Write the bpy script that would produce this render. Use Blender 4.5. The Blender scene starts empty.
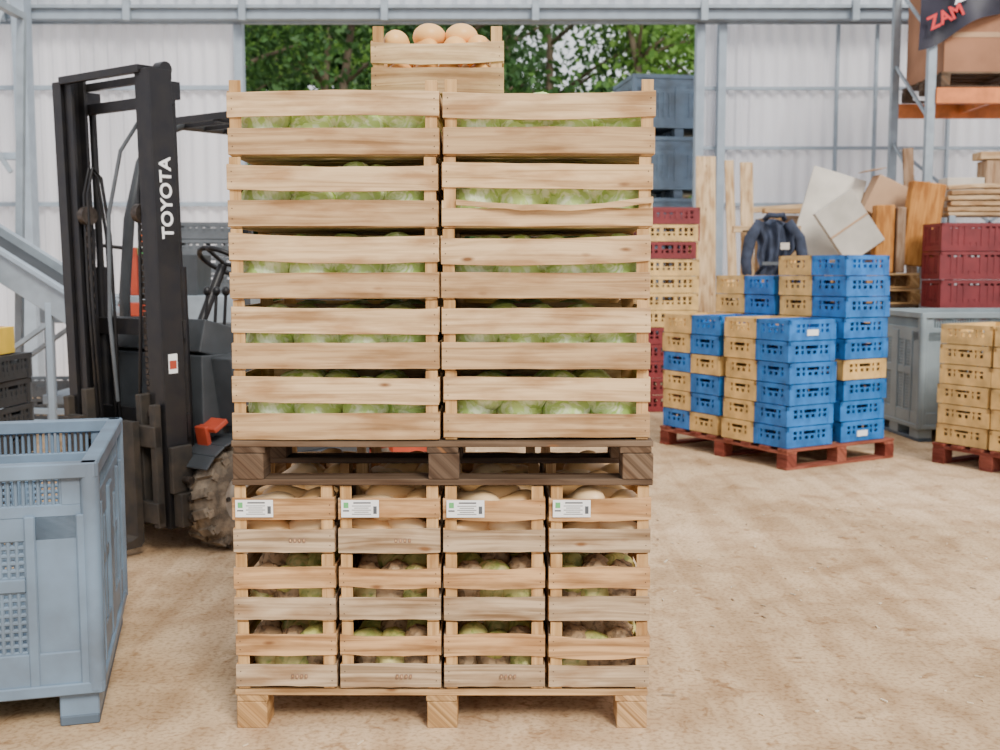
import bpy, math, random
from mathutils import Matrix, Vector, Euler
random.seed(7)
R=random.Random(11)
C=bpy.context.scene.collection

# ------------------------------------------------------------ materials
def newmat(n):
    m=bpy.data.materials.new(n); m.use_nodes=True
    nt=m.node_tree; b=nt.nodes['Principled BSDF']; return m,nt,b
def plain(n,col,rough=.6,metal=0,var=.12,scale=8,bump=0.0,dirt=None,spec=.4):
    m,nt,b=newmat(n); N=nt.nodes; L=nt.links
    tc=N.new('ShaderNodeTexCoord'); nz=N.new('ShaderNodeTexNoise'); nz.inputs['Scale'].default_value=scale; nz.inputs['Detail'].default_value=5
    L.new(tc.outputs['Object'],nz.inputs['Vector'])
    cr=N.new('ShaderNodeValToRGB'); cr.color_ramp.elements[0].position=.35; cr.color_ramp.elements[1].position=.65
    d=dirt if dirt else tuple(c*(1-var) for c in col)
    cr.color_ramp.elements[0].color=(*d,1); cr.color_ramp.elements[1].color=(*[min(1,c*(1+var*.4)) for c in col],1)
    L.new(nz.outputs['Fac'],cr.inputs['Fac']); L.new(cr.outputs['Color'],b.inputs['Base Color'])
    b.inputs['Roughness'].default_value=rough; b.inputs['Metallic'].default_value=metal
    b.inputs['Specular IOR Level'].default_value=spec
    if bump:
        bp=N.new('ShaderNodeBump'); bp.inputs['Strength'].default_value=bump; bp.inputs['Distance'].default_value=.01
        n2=N.new('ShaderNodeTexNoise'); n2.inputs['Scale'].default_value=scale*6; L.new(tc.outputs['Object'],n2.inputs['Vector'])
        L.new(n2.outputs['Fac'],bp.inputs['Height']); L.new(bp.outputs['Normal'],b.inputs['Normal'])
    return m
def wood(n,cols,rough=.75,grain=.35,knots=True,stain=(.58,.47,.37),kt=.86):
    m,nt,b=newmat(n); N=nt.nodes; L=nt.links
    geo=N.new('ShaderNodeNewGeometry'); cr=N.new('ShaderNodeValToRGB'); e=cr.color_ramp.elements
    while len(e)<len(cols): e.new(.5)
    for i,c in enumerate(cols):
        e[i].position=i/(len(cols)-1); e[i].color=(*c,1)
    L.new(geo.outputs['Random Per Island'],cr.inputs['Fac'])
    uv=N.new('ShaderNodeUVMap'); mp=N.new('ShaderNodeMapping'); mp.inputs['Scale'].default_value=(2.2,60,1)
    L.new(uv.outputs['UV'],mp.inputs['Vector'])
    nz=N.new('ShaderNodeTexNoise'); nz.inputs['Scale'].default_value=1.; nz.inputs['Detail'].default_value=6; nz.inputs['Distortion'].default_value=.9
    L.new(mp.outputs['Vector'],nz.inputs['Vector'])
    g=N.new('ShaderNodeValToRGB'); g.color_ramp.elements[0].position=.34; g.color_ramp.elements[1].position=.6
    g.color_ramp.elements[0].color=(1-grain,(1-grain)*.92,(1-grain)*.82,1); g.color_ramp.elements[1].color=(1,1,1,1)
    L.new(nz.outputs['Fac'],g.inputs['Fac'])
    mx=N.new('ShaderNodeMixRGB'); mx.blend_type='MULTIPLY'; mx.inputs[0].default_value=1
    L.new(cr.outputs['Color'],mx.inputs[1]); L.new(g.outputs['Color'],mx.inputs[2])
    mp3=N.new('ShaderNodeMapping'); mp3.inputs['Scale'].default_value=(3.5,14,1); L.new(uv.outputs['UV'],mp3.inputs['Vector'])
    n3=N.new('ShaderNodeTexNoise'); n3.inputs['Scale'].default_value=1.3; n3.inputs['Detail'].default_value=6; L.new(mp3.outputs['Vector'],n3.inputs['Vector'])
    r3=N.new('ShaderNodeValToRGB'); r3.color_ramp.elements[0].position=.36; r3.color_ramp.elements[1].position=.56
    r3.color_ramp.elements[0].color=(*stain,1); r3.color_ramp.elements[1].color=(1,1,1,1); L.new(n3.outputs['Fac'],r3.inputs['Fac'])
    m3=N.new('ShaderNodeMixRGB'); m3.blend_type='MULTIPLY'; m3.inputs[0].default_value=.85
    L.new(mx.outputs[0],m3.inputs[1]); L.new(r3.outputs['Color'],m3.inputs[2]); out=m3.outputs[0]
    if knots:
        mp2=N.new('ShaderNodeMapping'); mp2.inputs['Scale'].default_value=(9,24,1); L.new(uv.outputs['UV'],mp2.inputs['Vector'])
        vo=N.new('ShaderNodeTexVoronoi'); vo.inputs['Scale'].default_value=1; L.new(mp2.outputs['Vector'],vo.inputs['Vector'])
        lt=N.new('ShaderNodeMapRange'); lt.inputs[1].default_value=.08; lt.inputs[2].default_value=.22; lt.inputs[3].default_value=1; lt.inputs[4].default_value=0
        L.new(vo.outputs['Distance'],lt.inputs[0])
        sp=N.new('ShaderNodeSeparateColor'); L.new(vo.outputs['Color'],sp.inputs[0])
        gt=N.new('ShaderNodeMath'); gt.operation='GREATER_THAN'; gt.inputs[1].default_value=kt; L.new(sp.outputs[0],gt.inputs[0])
        ml=N.new('ShaderNodeMath'); ml.operation='MULTIPLY'; L.new(lt.outputs[0],ml.inputs[0]); L.new(gt.outputs[0],ml.inputs[1])
        m4=N.new('ShaderNodeMixRGB'); L.new(ml.outputs[0],m4.inputs[0]); L.new(out,m4.inputs[1]); m4.inputs[2].default_value=(.2,.09,.035,1); out=m4.outputs[0]
    L.new(out,b.inputs['Base Color']); b.inputs['Roughness'].default_value=rough; b.inputs['Specular IOR Level'].default_value=.25
    bp=N.new('ShaderNodeBump'); bp.inputs['Strength'].default_value=.35; bp.inputs['Distance'].default_value=.003
    L.new(nz.outputs['Fac'],bp.inputs['Height']); L.new(bp.outputs['Normal'],b.inputs['Normal'])
    return m
def islandmat(n,cols,rough=.5,vein=None,scale=20,transl=0):
    m,nt,b=newmat(n); N=nt.nodes; L=nt.links
    geo=N.new('ShaderNodeNewGeometry'); cr=N.new('ShaderNodeValToRGB'); e=cr.color_ramp.elements
    while len(e)<len(cols): e.new(.5)
    for i,c in enumerate(cols):
        e[i].position=i/(len(cols)-1); e[i].color=(*c,1)
    L.new(geo.outputs['Random Per Island'],cr.inputs['Fac']); out=cr.outputs['Color']
    if vein:
        tc=N.new('ShaderNodeTexCoord'); vo=N.new('ShaderNodeTexNoise'); vo.inputs['Scale'].default_value=scale; vo.inputs['Detail'].default_value=5; vo.inputs['Distortion'].default_value=1.5
        L.new(tc.outputs['Object'],vo.inputs['Vector'])
        r=N.new('ShaderNodeValToRGB'); r.color_ramp.elements[0].position=.46; r.color_ramp.elements[1].position=.64
        r.color_ramp.elements[0].color=(0,0,0,1); r.color_ramp.elements[1].color=(1,1,1,1); L.new(vo.outputs['Fac'],r.inputs['Fac'])
        mx=N.new('ShaderNodeMixRGB'); L.new(r.outputs['Color'],mx.inputs[0]); L.new(out,mx.inputs[1]); mx.inputs[2].default_value=(*vein,1); out=mx.outputs[0]
        bp=N.new('ShaderNodeBump'); bp.inputs['Strength'].default_value=.5; bp.inputs['Distance'].default_value=.006
        L.new(vo.outputs['Fac'],bp.inputs['Height']); L.new(bp.outputs['Normal'],b.inputs['Normal'])
    L.new(out,b.inputs['Base Color']); b.inputs['Roughness'].default_value=rough
    if transl:
        t=N.new('ShaderNodeBsdfTranslucent'); L.new(out,t.inputs['Color']); ms=N.new('ShaderNodeMixShader'); ms.inputs[0].default_value=transl
        L.new(b.outputs[0],ms.inputs[1]); L.new(t.outputs[0],ms.inputs[2]); L.new(ms.outputs[0],N['Material Output'].inputs[0])
    return m
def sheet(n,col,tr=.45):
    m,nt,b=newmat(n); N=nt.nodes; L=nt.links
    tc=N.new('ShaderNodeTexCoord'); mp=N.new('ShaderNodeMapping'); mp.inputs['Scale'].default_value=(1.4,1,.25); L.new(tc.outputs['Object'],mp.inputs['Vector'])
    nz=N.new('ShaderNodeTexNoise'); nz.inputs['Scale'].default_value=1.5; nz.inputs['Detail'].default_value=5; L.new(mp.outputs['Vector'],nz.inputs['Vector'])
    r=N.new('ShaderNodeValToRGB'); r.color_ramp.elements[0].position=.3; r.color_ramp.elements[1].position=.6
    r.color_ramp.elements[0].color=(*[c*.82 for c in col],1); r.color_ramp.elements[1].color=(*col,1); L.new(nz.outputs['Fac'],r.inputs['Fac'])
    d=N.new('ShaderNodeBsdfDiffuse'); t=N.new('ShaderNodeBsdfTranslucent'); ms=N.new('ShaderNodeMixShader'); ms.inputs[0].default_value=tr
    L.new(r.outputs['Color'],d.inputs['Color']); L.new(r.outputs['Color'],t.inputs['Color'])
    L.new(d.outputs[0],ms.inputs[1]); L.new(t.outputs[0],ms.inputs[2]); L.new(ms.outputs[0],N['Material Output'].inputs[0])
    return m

M={}
M['poplar']=wood('poplar_slats',[(.82,.56,.28),(.60,.38,.19),(.86,.63,.36),(.52,.34,.18),(.80,.54,.28),(.64,.47,.30),(.90,.68,.40),(.70,.44,.22)],grain=.38,kt=.91)
M['pine']=wood('pine_slats',[(.72,.41,.16),(.58,.31,.12),(.76,.51,.27),(.46,.36,.25),(.72,.40,.16),(.54,.44,.31),(.68,.37,.15)],grain=.48,kt=.78)
M['post']=wood('post_wood',[(.62,.38,.16),(.72,.46,.22)],grain=.3,knots=False)
M['palold']=wood('weathered_pallet_wood',[(.14,.09,.055),(.095,.062,.04),(.20,.135,.085)],grain=.5)
M['palnew']=wood('pallet_wood',[(.58,.35,.15),(.46,.28,.12),(.64,.41,.20)],grain=.48)
M['palred']=wood('red_pallet_paint',[(.30,.07,.045),(.21,.05,.035),(.34,.11,.07)],grain=.4,knots=False)
M['plank']=wood('plank_wood',[(.68,.45,.24),(.55,.36,.19),(.74,.54,.32)],grain=.3)
M['brownboard']=wood('brown_board',[(.38,.25,.15),(.46,.31,.19),(.30,.20,.13)],grain=.35)
M['orangewood']=wood('orange_wood',[(.50,.21,.05),(.56,.25,.06)],grain=.3,knots=False)
M['cabbage']=islandmat('cabbage_leaf',[(.56,.72,.17),(.68,.80,.28),(.46,.66,.14),(.76,.86,.40)],.5,(.88,.93,.58),26)
M['squash']=islandmat('butternut_skin',[(.82,.50,.21),(.74,.41,.15),(.86,.60,.32)],.45)
M['squasho']=islandmat('pumpkin_skin',[(.82,.40,.10),(.88,.50,.17)],.45)
M['spag']=islandmat('spaghetti_squash_skin',[(.72,.58,.18),(.58,.58,.16),(.70,.52,.22),(.52,.52,.13)],.5,(.30,.34,.08),22)
M['root']=islandmat('celeriac_skin',[(.50,.31,.16),(.60,.40,.22),(.42,.26,.13)],.8,(.24,.15,.08),30)
M['white']=plain('label_white',(.85,.86,.84),.6,var=.03)
M['green']=plain('label_green',(.12,.42,.14),.6,var=.05)
M['ink']=plain('label_ink',(.1,.1,.11),.7,var=.05)
M['stamp']=plain('stamp_ink',(.26,.15,.10),.8,var=.4,scale=60)
M['bin']=plain('bluegrey_plastic',(.145,.21,.285),.45,var=.22,scale=5,dirt=(.115,.15,.19))
M['bingrey']=plain('grey_plastic',(.24,.29,.31),.5,var=.15,scale=5)
M['bindark']=plain('bin_runner_plastic',(.08,.11,.145),.6)
M['blue']=plain('blue_plastic',(.022,.17,.50),.45,var=.35,scale=9)
M['beige']=plain('beige_plastic',(.70,.45,.16),.5,var=.28,scale=9)
M['burg']=plain('burgundy_plastic',(.19,.025,.028),.5,var=.2)
M['blackpl']=plain('black_plastic',(.03,.033,.037),.5,var=.2)
M['greypl']=plain('darkgrey_plastic',(.10,.11,.12),.5,var=.2)
M['mast']=plain('mast_black_steel',(.009,.009,.011),.4,metal=.2,var=.3,dirt=(.018,.016,.015),scale=14)
M['body']=plain('forklift_grey',(.045,.05,.055),.5,var=.2)
M['dirty']=plain('dirty_steel',(.018,.016,.014),.7,var=.4,dirt=(.045,.034,.024),scale=12)
M['red']=plain('forklift_orange_red',(.40,.055,.025),.5,var=.2)
M['tire']=plain('dusty_tyre',(.26,.205,.145),.95,var=.3,dirt=(.10,.08,.06),scale=16,bump=.4)
M['rim']=plain('wheel_rim',(.40,.36,.31),.7,var=.3,dirt=(.2,.16,.12))
M['steel']=plain('galvanised_steel',(.32,.37,.41),.45,metal=.4,var=.15)
M['girt']=plain('painted_steel',(.30,.36,.42),.6,var=.1)
M['chain']=plain('chain_steel',(.07,.055,.045),.5,metal=.6,var=.4,scale=40)
M['text']=plain('decal_white',(.9,.9,.9),.5,var=.02)
M['redtext']=plain('banner_red',(.65,.03,.03),.5,var=.02)
M['yellow']=plain('yellow_paint',(.85,.55,.05),.5)
M['orange']=plain('orange_paint',(.72,.22,.06),.5,var=.25)
M['card']=plain('cardboard',(.36,.17,.09),.85,var=.2,scale=3)
M['card2']=plain('cardboard_light',(.50,.31,.18),.85,var=.18,scale=3)
M['cardl']=plain('pale_board',(.58,.53,.45),.85,var=.25,scale=3)
M['tarp']=plain('banner_black',(.022,.02,.035),.5,var=.3,scale=5)
M['cloth']=plain('jacket_cloth',(.04,.05,.08),.9,var=.4,scale=12)
M['hivis']=plain('hivis_orange',(.85,.16,.04),.7)
M['seat']=plain('seat_vinyl',(.03,.03,.035),.6)
M['bark']=plain('bark',(.16,.12,.08),.9,var=.4,scale=4)
M['leafd']=islandmat('leaf_dark',[(.02,.065,.014),(.04,.11,.025),(.07,.17,.035)],.6,transl=.35)
M['leafl']=islandmat('leaf_light',[(.08,.20,.03),(.15,.30,.05),(.24,.42,.09)],.6,transl=.45)
M['sheet']=sheet('translucent_sheet',(.92,.91,.96),.5)
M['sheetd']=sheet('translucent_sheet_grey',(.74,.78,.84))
M['straw']=islandmat('straw_bits',[(.55,.40,.24),(.7,.57,.38),(.25,.17,.10),(.8,.7,.52)],.9)

def floor_mat():
    m,nt,b=newmat('dirt_floor'); N=nt.nodes; L=nt.links
    tc=N.new('ShaderNodeTexCoord')
    def nz(s,d=6,dist=0,sc=None):
        n=N.new('ShaderNodeTexNoise'); n.inputs['Scale'].default_value=s; n.inputs['Detail'].default_value=d; n.inputs['Distortion'].default_value=dist
        if sc:
            mp=N.new('ShaderNodeMapping');mp.inputs['Scale'].default_value=sc;mp.inputs['Rotation'].default_value=(0,0,.35);L.new(tc.outputs['Object'],mp.inputs['Vector']);L.new(mp.outputs['Vector'],n.inputs['Vector'])
        else: L.new(tc.outputs['Object'],n.inputs['Vector'])
        return n
    a=nz(.5,9,.6); r=N.new('ShaderNodeValToRGB'); e=r.color_ramp.elements
    e[0].position=.30; e[0].color=(.42,.28,.155,1); e[1].position=.66; e[1].color=(.76,.55,.345,1)
    x=e.new(.48); x.color=(.63,.445,.265,1); L.new(a.outputs['Fac'],r.inputs['Fac'])
    def mul(prev,n,p0,p1,c0,f):
        q=N.new('ShaderNodeValToRGB'); q.color_ramp.elements[0].position=p0; q.color_ramp.elements[1].position=p1
        q.color_ramp.elements[0].color=(*c0,1); q.color_ramp.elements[1].color=(1,1,1,1); L.new(n.outputs['Fac'],q.inputs['Fac'])
        m_=N.new('ShaderNodeMixRGB'); m_.blend_type='MULTIPLY'; m_.inputs[0].default_value=f; L.new(prev,m_.inputs[1]); L.new(q.outputs['Color'],m_.inputs[2]); return m_.outputs[0]
    c=nz(4,12,.6)
    o=mul(r.outputs['Color'],c,.34,.56,(.72,.66,.60),.85)
    o=mul(o,nz(60,5),.36,.52,(.56,.48,.41),.6)
    o=mul(o,nz(1.6,7,.4,(4.5,.35,1)),.38,.52,(.80,.75,.70),.8)
    o=mul(o,nz(14,8,1.2),.30,.42,(.62,.52,.42),.8)
    L.new(o,b.inputs['Base Color']); b.inputs['Roughness'].default_value=.92; b.inputs['Specular IOR Level'].default_value=.2
    bp=N.new('ShaderNodeBump'); bp.inputs['Strength'].default_value=.5; bp.inputs['Distance'].default_value=.02
    L.new(c.outputs['Fac'],bp.inputs['Height']); L.new(bp.outputs['Normal'],b.inputs['Normal'])
    return m
M['floor']=floor_mat()
M['outside']=plain('outside_gravel',(.5,.42,.3),.95,var=.3,scale=.6)

# ------------------------------------------------------------ mesh builder
class MB:
    def __init__(s): s.v=[];s.f=[];s.mi=[];s.sm=[];s.uv=[];s.mats=[];s.T=Matrix.Identity(4)
    def m(s,k):
        if k not in s.mats: s.mats.append(k)
        return s.mats.index(k)
    def add(s,vs,fs,mat,smooth=False,uvf=None):
        o=len(s.v); 
        for p in vs: s.v.append(tuple(s.T@Vector(p)))
        k=s.m(mat); ou=(R.uniform(0,50),R.uniform(0,50))
        for f in fs:
            s.f.append([o+i for i in f]); s.mi.append(k); s.sm.append(smooth)
            for i in f:
                if uvf: a,b=uvf(vs[i]); s.uv.append((a+ou[0],b+ou[1]))
                else: s.uv.append((vs[i][0]+vs[i][1],vs[i][2]))
    def box(s,c,d,mat,rot=None):
        h=[x/2 for x in d]; ax=max(range(3),key=lambda i:d[i]); o=[i for i in range(3) if i!=ax]
        vs=[(sx*h[0],sy*h[1],sz*h[2]) for sx in(-1,1) for sy in(-1,1) for sz in(-1,1)]
        fs=[(0,1,3,2),(4,6,7,5),(0,4,5,1),(2,3,7,6),(0,2,6,4),(1,5,7,3)]
        Mx=Matrix.Translation(c)
        if rot: Mx=Mx@Euler(rot).to_matrix().to_4x4()
        old=s.T; s.T=old@Mx
        s.add(vs,fs,mat,False,lambda p:(p[ax],p[o[0]]+p[o[1]])); s.T=old
    def bx(s,a,b,mat):
        s.box([(a[i]+b[i])/2 for i in range(3)],[abs(b[i]-a[i]) for i in range(3)],mat)
    def beam(s,p0,p1,w,t,mat,up=(0,0,1)):
        p0=Vector(p0);p1=Vector(p1);x=(p1-p0);l=x.length;x.normalize();u=Vector(up)
        if abs(x.dot(u))>.98:u=Vector((0,1,0))
        y=u.cross(x).normalized();z=x.cross(y)
        Mx=Matrix((x,y,z)).transposed().to_4x4();Mx.translation=(p0+p1)/2
        old=s.T;s.T=old@Mx;s.box((0,0,0),(l,w,t),mat);s.T=old
    def slat(s,c,L_,W,T_,mat,axis='x',sag=0,bow=0,tilt=0,n=6,rag=0,rr=None):
        vs=[];fs=[]
        for i in range(n+1):
            t=i/n; q=(t-.5)*L_; k=math.sin(math.pi*t)
            zc=sag*k+tilt*q; yc=bow*k
            ra=rr.uniform(-rag,rag) if rr else 0; rb=rr.uniform(-rag,rag) if rr else 0
            for (a,b) in((-1,-1),(1,-1),(1,1),(-1,1)):
                y=yc+a*T_/2; z=zc+b*W/2+(ra if b>0 else rb)
                vs.append((q,y,z) if axis=='x' else (-y,q,z))
        for i in range(n):
            for k in range(4):
                a=i*4+k;b=i*4+(k+1)%4
                fs.append((a,b,b+4,a+4))
        fs.append((3,2,1,0));e=n*4;fs.append((e,e+1,e+2,e+3))
        old=s.T;s.T=old@Matrix.Translation(c)
        i0=0 if axis=='x' else 1
        s.add(vs,fs,mat,False,lambda p:(p[i0],p[2]+p[1-i0]));s.T=old
    def cyl(s,p0,p1,r,mat,n=16,r2=None,smooth=True):
        p0=Vector(p0);p1=Vector(p1);x=(p1-p0).normalized();u=Vector((0,0,1)) if abs(x.z)<.9 else Vector((1,0,0))
        y=x.cross(u).normalized();z=x.cross(y);r2=r if r2 is None else r2
        vs=[];fs=[]
        for p,rr in((p0,r),(p1,r2)):
            for i in range(n):
                a=2*math.pi*i/n;vs.append(tuple(p+(y*math.cos(a)+z*math.sin(a))*rr))
        for i in range(n): fs.append((i,(i+1)%n,n+(i+1)%n,n+i))
        s.add(vs,fs,mat,smooth)
        s.add(vs,[tuple(range(n-1,-1,-1)),tuple(range(n,2*n))],mat,False)
    def tube(s,pts,r,mat,n=8):
        P=[Vector(p) for p in pts];vs=[];fs=[];prev=None
        for i,p in enumerate(P):
            d=(P[min(i+1,len(P)-1)]-P[max(i-1,0)]).normalized()
            if prev is None:
                u=Vector((0,0,1)) if abs(d.z)<.9 else Vector((1,0,0)); y=d.cross(u).normalized()
            else: y=(prev-d*prev.dot(d)).normalized()
            prev=y;z=d.cross(y); rr=r[i] if isinstance(r,(list,tuple)) else r
            for k in range(n):
                a=2*math.pi*k/n;vs.append(tuple(p+(y*math.cos(a)+z*math.sin(a))*rr))
        for i in range(len(P)-1):
            for k in range(n): fs.append((i*n+k,i*n+(k+1)%n,(i+1)*n+(k+1)%n,(i+1)*n+k))
        fs.append(tuple(range(n-1,-1,-1)));e=(len(P)-1)*n;fs.append(tuple(range(e,e+n)))
        s.add(vs,fs,mat,True)
    def ball(s,c,rad,mat,fn=None,nu=18,nv=12,rot=None):
        vs=[];fs=[]
        vs.append((0,0,-1))
        for j in range(1,nv):
            ph=-math.pi/2+math.pi*j/nv
            for i in range(nu):
                th=2*math.pi*i/nu; vs.append((math.cos(ph)*math.cos(th),math.cos(ph)*math.sin(th),math.sin(ph)))
        vs.append((0,0,1));t=len(vs)-1
        for i in range(nu):
            fs.append((0,1+(i+1)%nu,1+i)); fs.append((t,t-nu+i,t-nu+(i+1)%nu))
        for j in range(nv-2):
            for i in range(nu):
                a=1+j*nu+i;b=1+j*nu+(i+1)%nu;fs.append((a,b,b+nu,a+nu))
        out=[]
        for p in vs:
            k=fn(p) if fn else 1
            if isinstance(k,tuple): out.append((k[0]*rad[0],k[1]*rad[1],k[2]*rad[2]))
            else: out.append((p[0]*rad[0]*k,p[1]*rad[1]*k,p[2]*rad[2]*k))
        Mx=Matrix.Translation(c)
        if rot: Mx=Mx@Euler(rot).to_matrix().to_4x4()
        old=s.T;s.T=old@Mx;s.add(out,fs,mat,True);s.T=old
    def obj(s,name,parent=None,loc=(0,0,0),rot=(0,0,0),bevel=0,seg=1):
        me=bpy.data.meshes.new(name);me.from_pydata(s.v,[],s.f);
        for k in s.mats: me.materials.append(M[k])
        me.polygons.foreach_set('material_index',s.mi);me.polygons.foreach_set('use_smooth',s.sm)
        ul=me.uv_layers.new(name='UVMap');ul.data.foreach_set('uv',[x for p in s.uv for x in p])
        me.update()
        o=bpy.data.objects.new(name,me);C.objects.link(o);o.location=loc;o.rotation_euler=rot
        if parent:o.parent=parent
        if bevel:
            b=o.modifiers.new('bevel','BEVEL');b.width=bevel;b.segments=seg;b.limit_method='ANGLE';b.angle_limit=math.radians(50)
        return o
def empty(name,loc=(0,0,0),rot=(0,0,0),parent=None):
    o=bpy.data.objects.new(name,None);o.empty_display_size=.1;C.objects.link(o);o.location=loc;o.rotation_euler=rot
    if parent:o.parent=parent
    return o

# ------------------------------------------------------------ shell
b=MB(); b.bx((-7,-4,-.1),(8,13.2,0),'floor'); b.obj('floor')
b=MB(); b.bx((-30,13.2,-.12),(30,60,-.02),'outside'); b.obj('ground_outside')
def corr(b,p0,p1,z0,z1,per=.16,amp=.018,mat='sheet'):
    p0=Vector(p0);p1=Vector(p1);d=p1-p0;L_=d.length;d.normalize();n=Vector((-d.y,d.x))
    N_=int(L_/per*6);vs=[];fs=[]
    for i in range(N_+1):
        q=L_*i/N_;ph=(q/per)%1
        a=amp*(1 if ph<.35 else (-1 if .5<=ph<.85 else 0))
        p=p0+d*q+n*a;vs+= [(p.x,p.y,z0),(p.x,p.y,z1)]
    for i in range(N_): fs.append((2*i,2*i+2,2*i+3,2*i+1))
    b.add(vs,fs,mat,False)
WY=13.0
b=MB()
corr(b,(-6.2,WY),(-2.97,WY),0,4.2); corr(b,(2.35,WY+.05),(7.6,WY+.05),0,4.2)
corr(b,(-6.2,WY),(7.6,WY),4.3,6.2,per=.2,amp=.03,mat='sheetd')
for z in(2.1,3.43): b.bx((-6.2,WY-.07,z-.025),(-2.97,WY-.03,z+.025),'girt')
for z in(2.1,2.75,3.43,1.1): b.bx((2.35,WY-.02,z-.018),(7.6,WY+.02,z+.018),'girt')
b.obj('wall_back')
b=MB()
b.bx((-6.2,WY-.25,4.16),(7.6,WY-.12,4.27),'girt'); b.bx((-6.2,WY-.30,4.27),(7.6,WY-.08,4.31),'steel')
b.bx((-6.2,WY-.12,4.13),(7.6,WY-.09,4.19),'steel')
for x in(-5.6,-4.2,-2.9,-1.3,.4,2.3,4.0,5.6): b.bx((x-.04,WY-.33,4.13),(x+.04,WY-.25,4.36),'steel')
b.obj('door_track_beam',bevel=.004)
b=MB()
for x,w in((-3.0,.10),(2.30,.10),(2.55,.09)): b.bx((x-w/2,WY-.12,0),(x+w/2,WY+.02,4.15),'girt')
for x in (3.9,4.35,5.2,6.6): b.bx((x-.018,WY-.03,0),(x+.018,WY+.02,4.15),'girt')
b.obj('door_frame',bevel=.004)
b=MB(); corr(b,(-6.2,-4),(-6.2,WY),0,6); b.obj('wall_left')
b=MB(); corr(b,(7.6,WY),(7.6,-4),0,6); b.obj('wall_right')
b=MB()
b.bx((-5.42,12.5,0),(-5.27,12.7,6),'girt')
b.beam((-6.1,12.4,3.9),(-4.7,12.4,5.2),.1,.1,'girt')
b.bx((-6.1,12.3,2.55),(-5.3,12.4,2.63),'girt')
b.beam((-6.1,11.9,2.2),(-5.35,12.2,4.2),.06,.06,'steel')
b.beam((-6.1,12.1,3.6),(-5.35,12.2,2.4),.05,.05,'steel')
b.obj('steel_column',bevel=.004)

# ------------------------------------------------------------ trees outside
def tree(name,x,y,h,rad,nl,mat,zlo=.3,ls=.2,seed=0,dens=1):
    r=random.Random(seed);b=MB()
    pts=[(x+math.sin(i*.9+seed)*.18*i/3,y,h*.92*i/7) for i in range(8)]
    b.tube(pts,[.2*(1-i/8.5) for i in range(8)],'bark',7)
    cl=[]
    for i in range(16):
        z=h*r.uniform(zlo,.95);a=r.uniform(0,6.28);l=rad*(1.1-abs(z/h-.55))*r.uniform(.5,1)
        k=min(7,int(z/h*7.4));base=Vector(pts[k]);e=base+Vector((math.cos(a)*l,math.sin(a)*l,l*.5))
        b.tube([base,(base+e)/2+Vector((0,0,.1)),e],[.06,.045,.02],'bark',5)
        cl.append(e);cl.append((base+e)/2+Vector((r.uniform(-.5,.5),r.uniform(-.5,.5),.4)))
    vs=[];fs=[]
    for i in range(nl):
        c=r.choice(cl);g=Vector((r.gauss(0,.55),r.gauss(0,.55),r.gauss(0,.42)));p=c+g
        e=Euler((r.uniform(-1.2,1.2),r.uniform(-1.2,1.2),r.uniform(0,6.3))).to_matrix();s_=ls*r.uniform(.6,1.3)
        o=len(vs)
        for q in((-.5,0,0),(0,-.32,.05),(.5,0,0),(0,.32,.05)): vs.append(tuple(p+e@(Vector(q)*s_)))
        fs.append((o,o+1,o+2,o+3))
    b.add(vs,fs,mat)
    return b.obj(name)
k=0
for (x,y,h,rd,nl,mt) in [(-8.5,27,11,2.8,5000,'leafd'),(-6,25,10.5,2.6,5500,'leafd'),(-3.6,27,11,2.8,6500,'leafd'),(-1.2,25.5,10,2.6,6000,'leafd'),
    (1.0,28,10.5,2.6,5000,'leafd'),(3.2,26,9.2,2.2,2800,'leafl'),(5.2,28,9.0,2.3,2800,'leafl'),(7.2,27,9.5,2.4,4000,'leafl'),(-4.8,32,12.5,3,5000,'leafl'),(0,33,12,3,5000,'leafd'),(-9.5,33,13,3.4,5000,'leafd'),(4.4,33,9.0,2.6,3500,'leafl')]:
    tree('tree',x,y,h,rd,nl,mt,seed=k);k+=1
b=MB();r=random.Random(5);vs=[];fs=[]
for i in range(20000):
    x=r.uniform(-18,16);top=13 if x<.5 else 7.2+1.0*math.sin(x*2)
    p=Vector((x,42+r.gauss(0,.5),r.uniform(0,top)));e=Euler((r.uniform(.6,2.4),r.uniform(-.6,.6),r.uniform(0,6.3))).to_matrix();o=len(vs)
    for q in((-.5,0,0),(0,-.4,0),(.5,0,0),(0,.4,0)): vs.append(tuple(p+e@(Vector(q)*.8)))
    fs.append((o,o+1,o+2,o+3))
b.add(vs,fs,'leafd');b.obj('hedge')

# ------------------------------------------------------------ pallets
def pallet(name,w,d,h,mat,loc,rz=0,bottom=True,nb=6,bw=.09):
    b=MB();t=.018
    for i in range(nb):
        y=-d/2+bw/2+(d-bw)*i/(nb-1); b.slat((0,y,h-t/2),w,t,bw,mat,'x',sag=R.uniform(-.002,.0),rag=.0006,rr=R)
    for x in(-w/2+.05,0,w/2-.05):
        b.box((x,0,h-t*1.5-.001),(.09,d*.995,t),mat)
    zb=t if bottom else 0
    hb=h-2*t-.002-(t if bottom else 0)
    for x in(-w/2+.045,0.,w/2-.045):
        for y in(-d/2+.05,0,d/2-.05):
            b.box((x+R.uniform(-.004,.004),y,zb+hb/2),(.088,.1,hb),mat)
    if bottom:
        for y in(-d/2+.05,0,d/2-.05): b.box((0,y,t/2),(w,.095,t),mat)
    return b.obj(name,loc=loc,rot=(0,0,rz),bevel=.002)
SX=-.168; FY=3.11; DD=.82
p=pallet('wooden_pallet',1.205,DD,.117,'palnew',(SX-.003,FY+DD/2,0),bottom=False,nb=5)
p=pallet('wooden_pallet',1.205,DD,.130,'palold',(SX+.0035,FY+DD/2-.006,.722),nb=5,bw=.11)

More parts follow.
